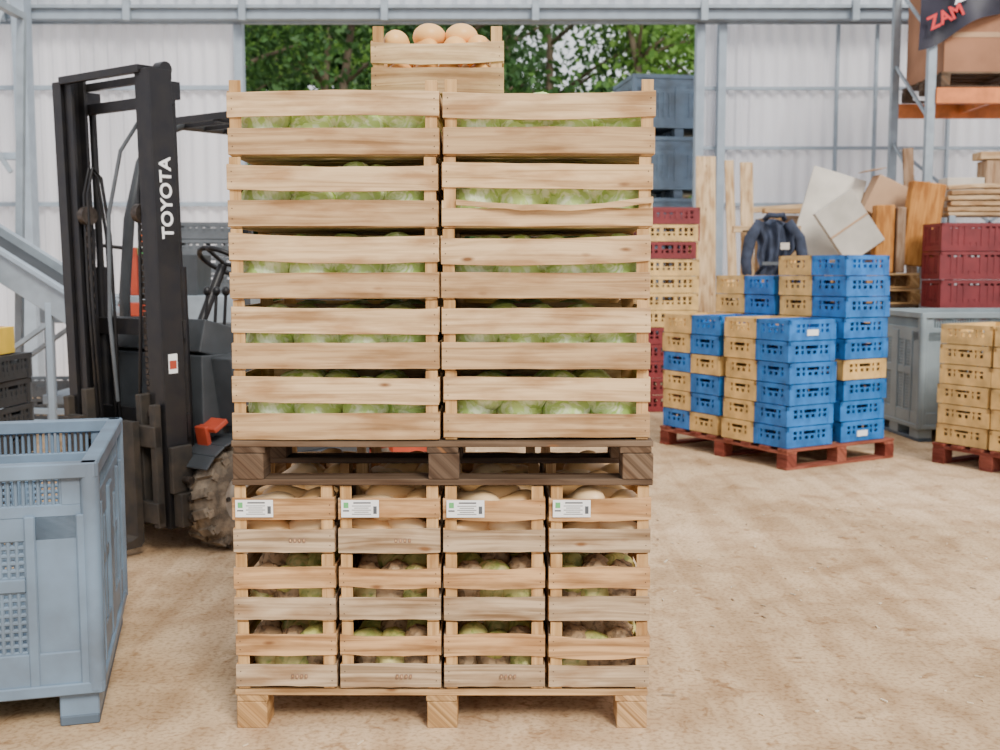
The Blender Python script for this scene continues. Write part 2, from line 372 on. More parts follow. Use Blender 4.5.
# ------------------------------------------------------------ produce
def cabbage(b,c,r,seed):
    rr=random.Random(seed);k=[(rr.uniform(0,6.28),rr.uniform(-.4,1.2),rr.uniform(.35,.7)) for _ in range(6)]
    dirs=[Vector((math.cos(a)*math.cos(e),math.sin(a)*math.cos(e),math.sin(e))) for a,e,_ in k]
    def fn(p):
        v=Vector(p);s_=1.0
        for i,dv in enumerate(dirs):
            t=v.dot(dv)
            if t>math.cos(k[i][2]*1.6): s_+=.035
        s_+=.02*math.sin(9*math.atan2(v.y,v.x)+5*v.z+seed)
        return s_
    b.ball(c,(r,r,r*.92),'cabbage',fn,22,14,rot=(rr.uniform(-.6,.6),rr.uniform(-.6,.6),rr.uniform(0,6)))
def butternut(b,c,L_,seed,ang=None,mat='squash'):
    rr=random.Random(seed)
    def fn(p):
        t=p[0];k=(.60+.40*(1/(1+math.exp(-6*t)))) ;return (p[0]*1.0,p[1]*k,p[2]*k)
    b.ball(c,(L_/2,.046,.046),mat,fn,18,12,rot=(0,rr.uniform(-.35,.35),ang if ang is not None else rr.uniform(0,6)))
def spag(b,c,seed,k=1):
    rr=random.Random(seed)
    if rr.random()<.45:
        b.ball(c,(.054*k,.052*k,.048*k),'root',lambda p:1+.07*math.sin(7*p[0]+seed)*math.cos(8*p[1]+seed)+.06*math.sin(11*p[2]+5*p[0]),20,14,rot=(rr.uniform(0,6),rr.uniform(-1,1),rr.uniform(0,6)))
    else:
        b.ball(c,(.072*k,.05*k,.05*k),'spag',lambda p:1+.025*math.cos(10*math.atan2(p[2],p[1]))+.03*math.sin(9*p[0]+7*p[1]+seed),18,12,rot=(rr.uniform(0,6),rr.uniform(-.3,.3),rr.uniform(0,6)))
def corner(b,x,y,sx,sy,h,mat):
    a=.034;vs=[];
    tri=[(x,y),(x-sx*a,y),(x,y-sy*a)]
    for z in(0.0,h): vs+=[(q[0],q[1],z) for q in tri]
    f=[(0,1,4,3),(1,2,5,4),(2,0,3,5),(2,1,0),(3,4,5)]
    if sx*sy<0: f=[tuple(reversed(q)) for q in f]
    b.add(vs,f,mat,False,lambda p:(p[2],p[0]+p[1]))
def crate(name,w,d,h,loc,prod,sl,mat='poplar',label=False,seed=0,split=False,rz=0,post=.004):
    rr=random.Random(seed);b=MB();t=.006
    lo,g0,g1=sl
    wi=w-.006
    for sx in(-1,1):
        for sy in(-1,1): corner(b,sx*(wi/2-t),sy*(d/2-t),sx,sy,h+post-.002 ,'post')
    for sy in(-1,1):
        y=sy*(d/2-t/2)
        for k,(z0,z1) in enumerate(((.004,lo),(g0,g1))):
            j=rr.uniform(-.003,.003);dz=rr.uniform(-.007,.003)
            if split and sy<0 and k==0:
                b.slat((0,y,z0+.027),wi,.050,t,mat,'x',sag=-.001,rag=.0015,rr=rr,n=10)
                b.slat((.02,y-.003,lo-.002),wi-.04,.016,t,mat,'x',sag=-.02,bow=-.014,tilt=.010,n=12,rag=.002,rr=rr)
                continue
            b.slat((0,y,(z0+z1)/2+(j if k else 0)),wi*(1-rr.uniform(0,.010)),(z1-z0)+dz,t,mat,'x',sag=rr.uniform(-.008,.005) if k else rr.uniform(-.001,.002),bow=sy*rr.uniform(0,.008),tilt=rr.uniform(-.016,.016)*(1 if k else .25),rag=.0012,rr=rr,n=8)
            if sy<0:
                for sx in(-1,1):
                    for q in(.3,.7): b.cyl((sx*(wi/2-.014),y-.004,z0+(z1-z0)*q),(sx*(wi/2-.014),y,z0+(z1-z0)*q),.0018,'dirty',6)
    for sx in(-1,1):
        x=sx*(wi/2-t/2)
        for (z0,z1) in((.004,lo),(g0,g1)):
            b.slat((x,0,(z0+z1)/2),d-2*t-.001,z1-z0,t,mat,'y')
    n=4 if w>.4 else 3
    for i in range(n):
        y=-d/2+.06+(d-.12)*i/(n-1); b.box((0,y,.0045),(wi-.012,.075,.005),mat)
    o=b.obj(name,loc=loc,rot=(0,0,rz),bevel=.0012)
    c=MB()
    iw=w/2-.02;idp=d/2-.02
    if prod=='cabbage':
        r0=.078
        for iy in(-1,1):
            for i in range(4):
                r=r0*rr.uniform(.88,1.0); x=-iw+.072+(2*iw-.144)*i/3; cabbage(c,(x+rr.uniform(-.006,.006),iy*(idp-.085)+rr.uniform(-.005,.005),.012+r*.92),r,rr.random()*99)
        for i in range(3):
            r=.07*rr.uniform(.85,1.05); x=-iw+.14+(2*iw-.28)*i/2+rr.uniform(-.03,.03)
            for iy in (-1,1):cabbage(c,(x,iy*.075-.0,.122),r*.95,rr.random()*99)
        for i in range(4):
            x=-iw+.08+(2*iw-.16)*i/3+rr.uniform(-.03,.03); cabbage(c,(x,-idp+.066,.120+rr.uniform(-.018,.018)),.056,rr.random()*99)
    elif prod=='butternut':
        for (x,y,z,a) in((-.06,-.13,.06,.2),(.06,-.13,.065,2.9),(-.05,-.13,.14,-.3),(.065,-.125,.135,.5),(0,-.1,.155,3.0),(-.06,-.02,.07,1.5),(.06,-.02,.07,1.6),(-.04,0,.15,.1),(.05,.02,.15,2.8),(-.05,.1,.07,0),(.06,.1,.07,3),(0,.11,.14,.3)):
            butternut(c,(x,y,z+rr.uniform(-.012,.0)),.165,rr.random()*99,a+rr.uniform(-.5,.5))
    elif prod=='spag':
        for i in range(3):
            for iy in(-1,0,1):
                for z in(.062,.112): spag(c,((-.075+.075*i)+rr.uniform(-.012,.012),iy*.11+rr.uniform(-.01,.01),z+rr.uniform(-.012,.014)),rr.random()*99,rr.uniform(.8,1.05))
    elif prod=='pumpkin':
        for i in range(4):
            for iy in(-1,1):
                for z in (.075,.145):
                    butternut(c,(-.13+.087*i+rr.uniform(-.01,.01),iy*.07,z+rr.uniform(-.01,.01)),.16,rr.random()*99,rr.choice([1.3,1.8,-1.4,-1.7]),'squasho')
        for x in(-.03,.07): c.ball((x,-.05,.19),(.052,.06,.04),'squasho',None,24,14)
    c.obj('produce',parent=o)
    if label:
        l=MB();z=(g0+g1)/2+.004;y=-d/2-.0075;lx=-w/2+.068
        l.box((lx,y,z),(.108,.0012,.05),'white')
        l.box((lx-.040,y-.001,z+.010),(.014,.0006,.016),'green'); l.box((lx-.040,y-.0013,z-.006),(.018,.0006,.004),'ink')
        l.box((lx+.006,y-.001,z+.017),(.05,.0006,.004),'ink'); 
        for q in range(5): l.box((lx+.004,y-.001,z+.008-.006*q),(.055-.014*(q%2),.0006,.0017),'ink')
        l.box((lx+.043,y-.001,z-.004),(.010,.0006,.022),'greypl')
        l.obj('label',parent=o)
    if prod in('spag','butternut') and rr.random()<.4:
        l=MB();z=lo*.5+.004
        for q in range(4):
            l.box((.02+.013*q,-d/2-.0075,z),(.008,.0005,.012),'stamp'); 
            l.box((.02+.013*q,-d/2-.008,z),(.003,.0005,.006),'post')
        l.obj('stamp',parent=o)
    return o
s=1
UH=.1985
for tier in range(5):
    for col in range(2):
        for row in range(2):
            s+=1;w=.597
            x=SX+(-.3+.6*col)+R.uniform(-.003,.003)+[.002,.0,-.002,.001,.003][tier]
            crate('crate_of_cabbages',w,.4,UH,(x,FY+.2+.41*row+(R.uniform(-.008,.004) if row==0 else 0),.853+.2*tier),'cabbage',(.077,.107,.179),'poplar',seed=s,split=(tier==3 and col==1 and row==0),post=.012 if tier==4 else .0015,rz=R.uniform(-.004,.004))
for tier in range(3):
    for col in range(4):
        for row in range(2):
            s+=1
            x=SX-.455+.3035*col
            crate(['crate_of_root_vegetables','crate_of_spaghetti_squash','crate_of_butternut'][tier],.300,.4,.1985,(x+R.uniform(-.001,.001),FY+.2+.41*row+(R.uniform(-.004,.004) if row==0 else 0),.1185+.201*tier),
                ['spag','spag','butternut'][tier],(.074,.099,.162),'pine',label=(tier==2 and row==0),seed=s,post=.002)
crate('crate_of_pumpkins',.41,.3,.18,(-.190,3.56,1.868),'pumpkin',(.078,.094,.160),'poplar',seed=500,post=.025)

# ------------------------------------------------------------ pallox bins
def lattice(b,x0,x1,z0,z1,y,t,mat,pitch=.03,bar=.014,T=None):
    nx=max(1,int((x1-x0)/pitch));nz=max(1,int((z1-z0)/pitch))
    for i in range(nx+1):
        x=x0+(x1-x0)*i/nx; b.bx((x-bar/2,y-t/2,z0),(x+bar/2,y+t/2,z1),mat)
    for i in range(nz+1):
        z=z0+(z1-z0)*i/nz; b.bx((x0,y-t/2+.0005,z-bar/2),(x1,y+t/2-.0005,z+bar/2),mat)
def bin_side(b,L_,h,mat,det):
    f=.11;c=.2
    b.bx((-L_/2,-.005,h-.045),(L_/2,.045,h),mat)
    b.bx((-L_/2+.02,.012,h-.16),(L_/2-.02,.034,h-.12),mat)
    if det:
        n=int((L_-.2)/.02)
        for i in range(n+1):
            x=-L_/2+.1+(L_-.2)*i/n; b.bx((x-.005,.014,h-.125),(x+.005,.032,h-.04),mat)
        for sx in(-1,1): b.bx((sx*L_/2,.012,h-.125),(sx*(L_/2-.1),.034,h-.04),mat)
    else: b.bx((-L_/2+.02,.012,h-.125),(L_/2-.02,.034,h-.04),mat)
    for sx in(-1,1): b.bx((sx*(L_/2),.0,f),(sx*(L_/2-.06),.034,h-.15),mat); b.bx((sx*(L_/2-.055),.012,f),(sx*(L_/2-c),.034,h-.15),mat); b.bx((sx*(L_/2-c+.03),.002,f),(sx*(L_/2-c),.034,h-.15),mat)
    b.bx((-.06,.002,f),(.06,.034,h-.15),mat)
    b.bx((-L_/2+.02,.006,f),(L_/2-.02,.034,f+.12),mat)
    b.bx((-L_/2+.0,-.004,f-.01),(L_/2-.0,.034,f+.025),mat)
    z=[f+.12,f+.12+(h-.38)*.45,f+.12+(h-.38)*.55,h-.15-.07]
    b.bx((-L_/2+.05,.012,h-.225),(L_/2-.05,.034,h-.15),mat)
    for (a,e) in((-L_/2+c,-.06),(.06,L_/2-c)):
        b.bx((a,.008,z[1]),(e,.034,z[2]),mat)
        if det:
            lattice(b,a,e,z[0],z[1],.022,.014,mat,pitch=.022,bar=.0135); lattice(b,a,e,z[2],z[3],.022,.014,mat,pitch=.022,bar=.0135)
            mx=(a+e)/2; b.bx((mx-.015,.006,z[0]),(mx+.015,.034,z[3]),mat)
        else:
            b.bx((a,.016,z[0]),(e,.034,z[3]),mat)
            n=5
            for i in range(1,n): x=a+(e-a)*i/n; b.bx((x-.012,.004,z[0]),(x+.012,.03,z[3]),mat)
def pallox(name,w,d,h,loc,rz,mat='bin',det=True):
    b=MB()
    for (L_,off,ang) in((w,d/2,0),(w,d/2,math.pi),(d-.002,w/2,math.pi/2),(d-.002,w/2,-math.pi/2)):
        b.T=Matrix.Rotation(ang,4,'Z')@Matrix.Translation((0,-off,0)); bin_side(b,L_,h,mat,det)
    b.T=Matrix.Identity(4)
    b.bx((-w/2+.01,-d/2+.01,.1),(w/2-.01,d/2-.01,.13),mat)
    for x in(-w/2+.07,0,w/2-.07):
        b.bx((x-.055,-d/2+.02,0),(x+.055,d/2-.02,.03),'bindark' if det else mat)
        for y in(-d/2+.11,0,d/2-.11): b.bx((x-.055,y-.085,.02),(x+.055,y+.085,.11),mat)
    for sx in(-1,1):
        for sy in(-1,1): b.cyl((sx*(w/2-.02),sy*(d/2-.02),.11),(sx*(w/2-.02),sy*(d/2-.02),h-.004),.028,mat,10)
    return b.obj(name,loc=loc,rot=(0,0,rz),bevel=.004 if det else 0)
a=math.radians(15);cx,cy=-1.165,3.13
e1=Vector((-math.cos(a),-math.sin(a)));e2=Vector((-math.sin(a),math.cos(a)))
cc=Vector((cx,cy))+e1*.6+e2*.5
pallox('plastic_pallet_box',1.2,1.0,.785,(cc.x,cc.y,0),a)
pallox('plastic_pallet_box',1.2,1.0,1.01,(3.82,9.0,0),math.radians(3),'bingrey')
for i in range(5): pallox('plastic_pallet_box',1.2,1.0,.745,(2.15,14.3,.75*i-.02),math.radians(8),'bin',False)

# ------------------------------------------------------------ plastic crate stacks
def pcrate(b,w,d,h,z,ml,ms,solid=False):
    g=.003
    def side(n0,n1,fix,ax,mat):
        def q(a,c,z0,z1,t0=0,t1=.014):
            if ax=='x':
                y0,y1=(fix+t0,fix+t1) if fix<d/2 else (fix-t1,fix-t0); b.bx((a,y0,z+z0),(c,y1,z+z1),mat)
            else:
                x0,x1=(fix+t0,fix+t1) if fix<w/2 else (fix-t1,fix-t0); b.bx((x0,a,z+z0),(x1,c,z+z1),mat)
        q(n0,n1,h-.032,h-g,0,.02); q(n0+.01,n1-.01,g,.055,.004,.016)
        q(n0,n0+.05,.0+g,h-.02,.001,.016); q(n1-.05,n1,g,h-.02,.001,.016)
        L_=n1-n0;n=int(L_/.05)
        q(n0+.05,n1-.05,.078,.090,.004,.013)
        m=(n0+n1)/2
        q(m-.075,m-.055,.05,h-.028,.002,.016);q(m+.055,m+.075,.05,h-.028,.002,.016)
        for i in range(1,n):
            a=n0+L_*i/n
            top=h-.028 if abs(a-m)>.06 else .085
            q(a-.012,a+.012,.03,top,.003,.014)
        if solid: q(n0+.03,n1-.03,.03,h-.05,.008,.012)
    side(0,w,0,'x',ms);side(0,w,d,'x',ms);side(.0,d,0,'y',ml);side(.0,d,w,'y',ml)
    b.bx((.01,.01,z+g),(w-.01,d-.01,z+.01),ms)
def stack(name,w,d,h,n,z0,loc,rz,mats,solid=False,jit=.008,seed=1,two=False):
    rr=random.Random(seed);b=MB()
    for i in range(n):
        ml,ms=mats[i%len(mats)] if isinstance(mats[0],tuple) else mats
        Tm=Matrix.Translation((w/2+rr.uniform(-jit,jit),d/2+rr.uniform(-jit,jit),0))@Matrix.Rotation(rr.uniform(-jit,jit)*2,4,'Z')@Matrix.Translation((-w/2,-d/2,0))
        if two:
            f,g=('blue','beige')
            if rr.random()<.10 and seed!=1: f,g=g,f
            b.T=Tm; pcrate(b,w,d/2-.003,h,z0+i*h,f,f,solid)
            b.T=Tm@Matrix.Translation((rr.uniform(-.006,.0),d/2+.002,0)); pcrate(b,w,d/2-.003,h,z0+i*h,g,g,solid)
            if rr.random()<.3:
                b.T=Tm; b.bx((.16,-.003,z0+i*h+.035),(.26,0.002,z0+i*h+.075),'white')
        else:
            b.T=Tm;pcrate(b,w,d,h,z0+i*h,ml,ms,solid)
    b.T=Matrix.Identity(4)
    return b.obj(name,loc=(loc[0],loc[1],0),rot=(0,0,rz),bevel=0)
ang=math.radians(30);O=Vector((1.917,7.29));ex=Vector((math.cos(ang),math.sin(ang)));ey=Vector((-math.sin(ang),math.cos(ang)))
def at(o,x,y): return (o.x+ex.x*x+ey.x*y, o.y+ex.y*x+ey.y*y)
c=at(O,.5,.65);pallet('red_pallet',1.04,1.36,.14,'palred',(c[0],c[1],0),ang,nb=8)
for (x,y,n,sd) in((.0,-.01,6,1),(.0,.68,6,2),(.52,.0,9,3),(.52,.69,8,4)):
    stack('plastic_crate_stack',.43,.64,.1445,n,.141,at(O,x,y),ang,[('beige','blue')],seed=sd,two=True)
O2=Vector((3.44,6.87));c=at(O2,.6,.42);pallet('red_pallet',1.2,.85,.14,'palred',(c[0],c[1],0),ang,nb=6)
for (x,y,n,sd) in((.02,.01,6,5),(.02,.43,6,6),(.62,.01,6,7),(.62,.43,6,8)):
    stack('plastic_crate_stack',.58,.4,.138,n,.141,at(O2,x,y),ang,[('beige','beige')],seed=sd)
stack('plastic_crate_stack',.6,.4,.25,7,.0,(3.86,9.68),math.radians(2),[('burg','burg')],True,seed=9)
stack('plastic_crate_stack',.6,.4,.25,7,.0,(4.52,9.70),math.radians(2),[('burg','burg')],True,seed=19)
stack('plastic_crate_stack',.58,.4,.16,12,.0,(1.28,10.3),math.radians(4),[('burg','burg')]*5+[('beige','beige')]*4+[('beige','burg'),('burg','beige'),('burg','burg')],False,seed=10)
stack('plastic_crate_stack',.6,.4,.145,6,.0,(-3.32,5.95),math.radians(-4),[('blackpl','greypl')],True,seed=12)
stack('plastic_crate_stack',.6,.4,.145,3,.0,(-4.05,8.95),math.radians(6),[('greypl','greypl')],True,seed=13)
stack('plastic_crate_stack',.6,.4,.145,12,.0,(-2.75,9.3),math.radians(6),[('blackpl','greypl')],True,seed=14)

# ------------------------------------------------------------ forklift
FK=empty('forklift',(-1.785,5.34,0),(0,0,math.atan2(-.82,-.57)))
mt=empty('mast',(0,0,.3),(0,math.radians(1.3),0),FK)
b=MB();b.T=Matrix.Translation((0,0,-.3))
for sy in(-1,1):
    y=sy*.36
    b.bx((-.02,y-.008,.13),(.10,y+.008,2.24),'mast')
    for x in(-.012,.092): b.bx((x-.009,y,.13),(x+.009,y-sy*.06,2.24),'mast')
    y=sy*.295
    b.bx((.0,y-.007,.15),(.082,y+.007,2.26),'mast')
    for x in(.006,.076): b.bx((x-.008,y,.15),(x+.008,y-sy*.055,2.26),'mast')
    b.cyl((-.07,sy*.30,.15),(-.07,sy*.30,1.35),.033,'mast',14);b.cyl((-.07,sy*.30,1.35),(-.07,sy*.30,2.15),.018,'mast',12)
    b.bx((-.1,sy*.30-.03,2.12),(-.02,sy*.30+.03,2.2),'mast')
    for i in range(46):
        z=.35+i*.027; b.box((.055+(.004 if i%2 else 0),sy*.205,z),(.016,.02 if i%2 else .028,.022),'chain')
    b.cyl((.055,sy*.185,1.6),(.055,sy*.225,1.6),.045,'chain',16)
    b.cyl((.0,sy*.305,2.245),(.0,sy*.36,2.245),.034,'mast',14)
b.bx((-.03,-.36,2.20),(-.005,.36,2.235),'mast');b.bx((.08,-.3,2.225),(.11,.3,2.26),'mast')
b.bx((-.045,-.36,2.09),(-.02,.36,2.14),'mast')
b.bx((-.05,-.36,1.02),(-.03,.36,1.1),'mast')
b.bx((-.045,-.36,.14),(.0,.36,.42),'dirty')
b.bx((-.05,-.36,.55),(-.03,.36,.66),'mast')
for sy,off in((-1,.14),(-1,.17),(1,.15)):
    b.tube([(-.02,sy*off,.5),(-.03,sy*(off+.01),1.0),(-.02,sy*off,1.5),(.0,sy*(off+.02),1.78),(.03,sy*(off+.04),1.83),(.06,sy*(off+.05),1.7),(.07,sy*(off+.04),1.2),(.08,sy*off,.6)],.008,'mast',8)
b.tube([(-.05,.10,2.05),(.0,.0,1.9),(.04,-.06,1.6),(.05,-.08,1.1),(.05,-.05,.7)],.010,'greypl',8)
b.obj('mast_frame',parent=mt,bevel=.003)
b=MB();b.T=Matrix.Translation((0,0,-.3))
for z in(.16,.52): b.bx((.115,-.35,z),(.155,.35,z+.1),'dirty')
for sy in(-1,1):
    b.bx((.04,sy*.21-.02,.14),(.13,sy*.21+.02,.76),'dirty')
    b.bx((.11,sy*.33-.02,.14),(.15,sy*.33+.02,.72),'dirty')
    for z in(.2,.66): b.cyl((.06,sy*.22,z),(.06,sy*.27,z),.04,'chain',14)
b.bx((.12,-.05,.2),(.15,.05,.60),'dirty');b.bx((.02,-.15,.26),(.1,.15,.52),'dirty')
b.bx((-.02,.37,.30),(.10,.40,.52),'dirty'); b.bx((-.06,.37,.14),(.08,.43,.3),'dirty')
for i in range(3): b.cyl((.03,.40,.18+.09*i),(.03,.445,.18+.09*i),.02,'chain',8)
b.obj('carriage',parent=mt,bevel=.004)
b=MB();b.T=Matrix.Translation((0,0,-.3))
for sy in(-1,1):
    y=sy*.2
    vs=[(.16,0,.64),(.195,0,.64),(.195,0,.10),(.23,0,.085),(1.0,0,.07),(1.02,0,.06),(1.0,0,.055),(.18,0,.05),(.16,0,.07)]
    n=len(vs);V=[(p[0],y-.05,p[2]) for p in vs]+[(p[0],y+.05,p[2]) for p in vs]
    F=[tuple(range(n)),tuple(range(2*n-1,n-1,-1))]+[(i,n+i,n+(i+1)%n,(i+1)%n) for i in range(n)]
    b.add(V,F,'dirty')
b.obj('forks',parent=mt)
tx=bpy.data.curves.new('decal','FONT');tx.body='TOYOTA';tx.size=.088;tx.extrude=.0008;tx.space_character=1.02;tx.offset=.002
to=bpy.data.objects.new('decal',tx);C.objects.link(to);to.data.materials.append(M['text']);to.parent=mt
to.matrix_local=Matrix(((0,1,0,.01),(0,0,1,.3695),(1,0,0,1.48-.3),(0,0,0,1)))
b=MB();b.T=Matrix.Translation((0,0,-.3));b.bx((.02,.3685,.86),(.07,.3695,.95),'white');b.bx((.025,.3695,.88),(.065,.370,.92),'red');b.obj('warning_sticker',parent=mt)
def wheel(nm,x,y,r,w,par):
    b=MB();n=40;prof=[(-w/2,r*.52),(-w/2,r*.86),(-w/2+.02,r*.95),(0,r*.965),(w/2-.02,r*.95),(w/2,r*.86),(w/2,r*.52)]
    vs=[];fs=[];m=len(prof)
    for i in range(n):
        a=2*math.pi*i/n
        for (q,rr) in prof: vs.append((math.cos(a)*rr,q,math.sin(a)*rr))
    for i in range(n):
        for k in range(m-1):
            fs.append((i*m+k,i*m+k+1,((i+1)%n)*m+k+1,((i+1)%n)*m+k))
    b.add(vs,fs,'tire',True)
    for i in range(16):
        a=2*math.pi*i/16
        for sgn in(-1,1):
            aa=a+(math.pi/16 if sgn>0 else 0)
            b.T=Matrix.Rotation(-aa,4,'Y')@Matrix.Translation((r*.97,sgn*w*.25,0))@Matrix.Rotation(sgn*.3,4,'X')
            b.box((0,0,0),(r*.11,w*.5,r*.16),'tire')
            b.T=Matrix.Rotation(-aa,4,'Y')@Matrix.Translation((r*.9,sgn*w*.5,0)); b.box((0,0,0),(r*.14,.012,r*.14),'tire')
    b.T=Matrix.Identity(4)
    b.cyl((0,-w*.38,0),(0,w*.38,0),r*.54,'rim',24);b.cyl((0,-w*.46,0),(0,w*.46,0),r*.22,'rim',16)
    for i in range(5):
        a=i*1.2566;b.cyl((math.cos(a)*r*.38,-w*.42,math.sin(a)*r*.38),(math.cos(a)*r*.38,w*.42,math.sin(a)*r*.38),.012,'dirty',6)
    b.obj(nm,parent=par,loc=(x,y,r))
for y in(-.44,.44): wheel('front_wheel',-.22,y,.25,.19,FK)
for y in(-.4,.4): wheel('rear_wheel',-1.5,y,.2,.14,FK)
b=MB()
b.bx((-.36,-.32,.12),(-.07,.32,.36),'dirty')
b.bx((-1.75,-.36,.14),(-.36,.36,.32),'red')
b.box((-.12,.42,.60),(.09,.13,.025),'red',(0,.5,0)); b.box((-.08,.40,.55),(.025,.08,.10),'red',(0,.2,0))
for sy in(-1,1):
    n=9
    for i in range(n):
        a0=math.radians(35+130*i/n);a1=math.radians(35+130*(i+1)/n);r_=.295
        b.beam((-.22+math.cos(a0)*r_,sy*.44,.245+math.sin(a0)*r_),(-.22+math.cos(a1)*r_,sy*.44,.245+math.sin(a1)*r_),.2,.012,'body')
b.bx((-1.15,-.5,.32),(-.5,.5,.40),'body')
b.bx((-.26,-.38,.36),(-.10,.38,.93),'body')
b.box((-.22,0,1.0),(.2,.72,.16),'body',(0,-.25,0))
b.bx((-.48,.40,.56),(-.28,.52,.92),'body');b.bx((-.48,-.52,.56),(-.28,-.40,.92),'body')
b.box((-.25,.45,.76),(.14,.14,.34),'body',(0,.15,0))
b.bx((-1.35,-.48,.40),(-.62,.48,.84),'body')
pts=[(-1.35,.12),(-1.35,1.0),(-1.45,1.08),(-1.8,1.02),(-1.93,.8),(-1.95,.3),(-1.85,.12)]
n=len(pts);V=[(p[0],-.5,p[1]) for p in pts]+[(p[0],.5,p[1]) for p in pts]
b.add(V,[tuple(range(n)),tuple(range(2*n-1,n-1,-1))]+[(i,n+i,n+(i+1)%n,(i+1)%n) for i in range(n)],'red')
b.obj('chassis',parent=FK,bevel=.012,seg=2)
b=MB();b.box((-1.0,0,.92),(.5,.48,.14),'seat');b.box((-1.26,0,1.2),(.13,.46,.52),'seat',(0,-.15,0))
b.obj('seat',parent=FK,bevel=.03,seg=3)
b=MB()
b.cyl((-.45,-.1,.95),(-.66,-.1,1.36),.025,'mast',12)
ring=[];
for i in range(25):
    a=2*math.pi*i/24; v=Euler((0,-.55,0)).to_matrix()@Vector((math.cos(a)*.14,math.sin(a)*.14,0)); ring.append((-.67+v.x,-.1+v.y,1.38+v.z))
b.tube(ring,.014,'mast',8);
for a in(0,2.1,4.2):
    v=Euler((0,-.55,0)).to_matrix()@Vector((math.cos(a)*.14,math.sin(a)*.14,0)); b.cyl((-.67,-.1,1.37),(-.67+v.x,-.1+v.y,1.38+v.z),.011,'mast',8)
for i in range(3): b.cyl((-.36,.1+.07*i,1.0),(-.38,.1+.07*i,1.22),.008,'mast',8);b.ball((-.38,.1+.07*i,1.23),(.02,.02,.025),'mast',None,10,8)
b.obj('steering_wheel',parent=FK)
b=MB()
for sy in(-1,1):
    y=sy*.46
    b.tube([(-.30,y,.9),(-.30,y,1.2),(-.34,y*.99,1.6),(-.42,y*.97,1.9),(-.52,y*.95,2.06),(-.68,y*.93,2.13),(-1.2,y*.93,2.14),(-1.5,y*.93,2.10),(-1.62,y*.95,1.95),(-1.62,y,1.05)],.03,'body',10)
    b.cyl((-.33,y,1.45),(-.20,y+sy*.12,1.47),.01,'mast',8);b.box((-.18,y+sy*.13,1.47),(.02,.1,.16),'mast')
for x in[-.55-.14*i for i in range(8)]: b.bx((x-.012,-.43,2.11),(x+.012,.43,2.145),'mast')
b.bx((-1.5,-.02,2.10),(-.55,.02,2.13),'mast')
b.cyl((-1.4,.3,2.15),(-1.4,.3,2.27),.05,'orange',14)
b.obj('overhead_guard',parent=FK)
b=MB();b.cyl((-.3,.3,.25),(.0,.3,.5),.03,'dirty',12);b.cyl((-.3,-.3,.25),(.0,-.3,.5),.03,'dirty',12);b.obj('tilt_cylinders',parent=FK)
b=MB();b.bx((-.47,.522,.78),(-.33,.525,.88),'white');b.bx((-.46,.525,.81),(-.34,.5265,.85),'ink');b.obj('sticker',parent=FK)

# ------------------------------------------------------------ conveyor & left things
cv=MB()
A=Vector((-4.3,7.55,2.02));B=Vector((-2.66,7.3,1.04));d=(B-A).normalized()
for dy in(-.28,.28):
    cv.beam(A+Vector((0,dy,0)),B+Vector((0,dy,0)),.03,.2,'steel'); cv.beam(A+Vector((0,dy*1.1,.1)),B+Vector((0,dy*1.1,.1)),.05,.03,'girt')
cv.beam(A+Vector((0,0,.02)),B+Vector((0,0,.02)),.5,.02,'blackpl')
cv.cyl(B+Vector((0,-.3,0)),B+Vector((0,.3,0)),.06,'steel');cv.cyl(A+Vector((0,-.3,0)),A+Vector((0,.3,0)),.06,'steel')
for t in(.3,.86):
    p=A.lerp(B,t)
    for dy in(-.28,.28): cv.beam(p+Vector((0,dy,-.05)),(p.x,p.y+dy,0),.04,.04,'girt')
    cv.beam((p.x,p.y-.28,.3),(p.x,p.y+.28,.3),.04,.04,'girt')
p=A.lerp(B,.3);q=A.lerp(B,.86)
for dy in(-.28,.28): cv.beam((p.x,p.y+dy,.35),(q.x,q.y+dy,.35),.04,.04,'girt'); cv.beam((p.x,p.y+dy,.4),(q.x,q.y+dy,1.0),.03,.03,'steel')
cv.bx((-3.6,6.95,1.1),(-3.3,7.25,1.35),'body')
for dy in(-.34,.34): cv.beam((-3.45,7.45+dy,.0),(-3.30,7.45+dy,3.1),.05,.05,'steel')
cv.beam((-3.30,7.1,3.08),(-3.30,7.8,3.08),.05,.05,'steel')
cv.beam((-3.32,7.11,2.9),(-4.0,7.2,1.95),.03,.03,'steel');cv.tube([(-3.35,7.1,2.6),(-3.2,7.05,2.2),(-3.3,7.0,1.7),(-3.45,7.0,1.35)],.018,'blackpl')
cv.obj('conveyor',bevel=.003)
b=MB();ox=.28
for x in(-3.6,-2.2):
    for y in(8.1,8.6): b.bx((x+ox-.03,y-.03,0),(x+ox+.03,y+.03,1.1),'girt')
b.bx((-3.65+ox,8.05,.95),(-2.15+ox,8.65,1.15),'steel');b.bx((-3.65+ox,8.05,.35),(-2.15+ox,8.65,.42),'girt')
b.bx((-3.0+ox,8.1,1.15),(-2.5+ox,8.5,1.45),'body');b.bx((-3.15+ox,8.02,1.0),(-2.6+ox,8.05,1.10),'red')
b.bx((-2.98+ox,8.06,1.15),(-2.93+ox,8.1,1.5),'red')
b.ball((-2.84+ox,8.2,1.56),(.11,.10,.09),'hivis',None,14,10);b.bx((-3.0+ox,8.15,1.44),(-2.7+ox,8.35,1.5),'green')
b.obj('grading_machine',bevel=.005)
b=MB();b.bx((-3.14,6.0,.872),(-2.80,6.22,1.02),'red');b.bx((-3.10,5.995,.9),(-2.86,5.999,.97),'orange');b.bx((-2.79,5.99,.873),(-2.74,6.2,1.02),'yellow')
b.obj('orange_toolbox',bevel=.008)

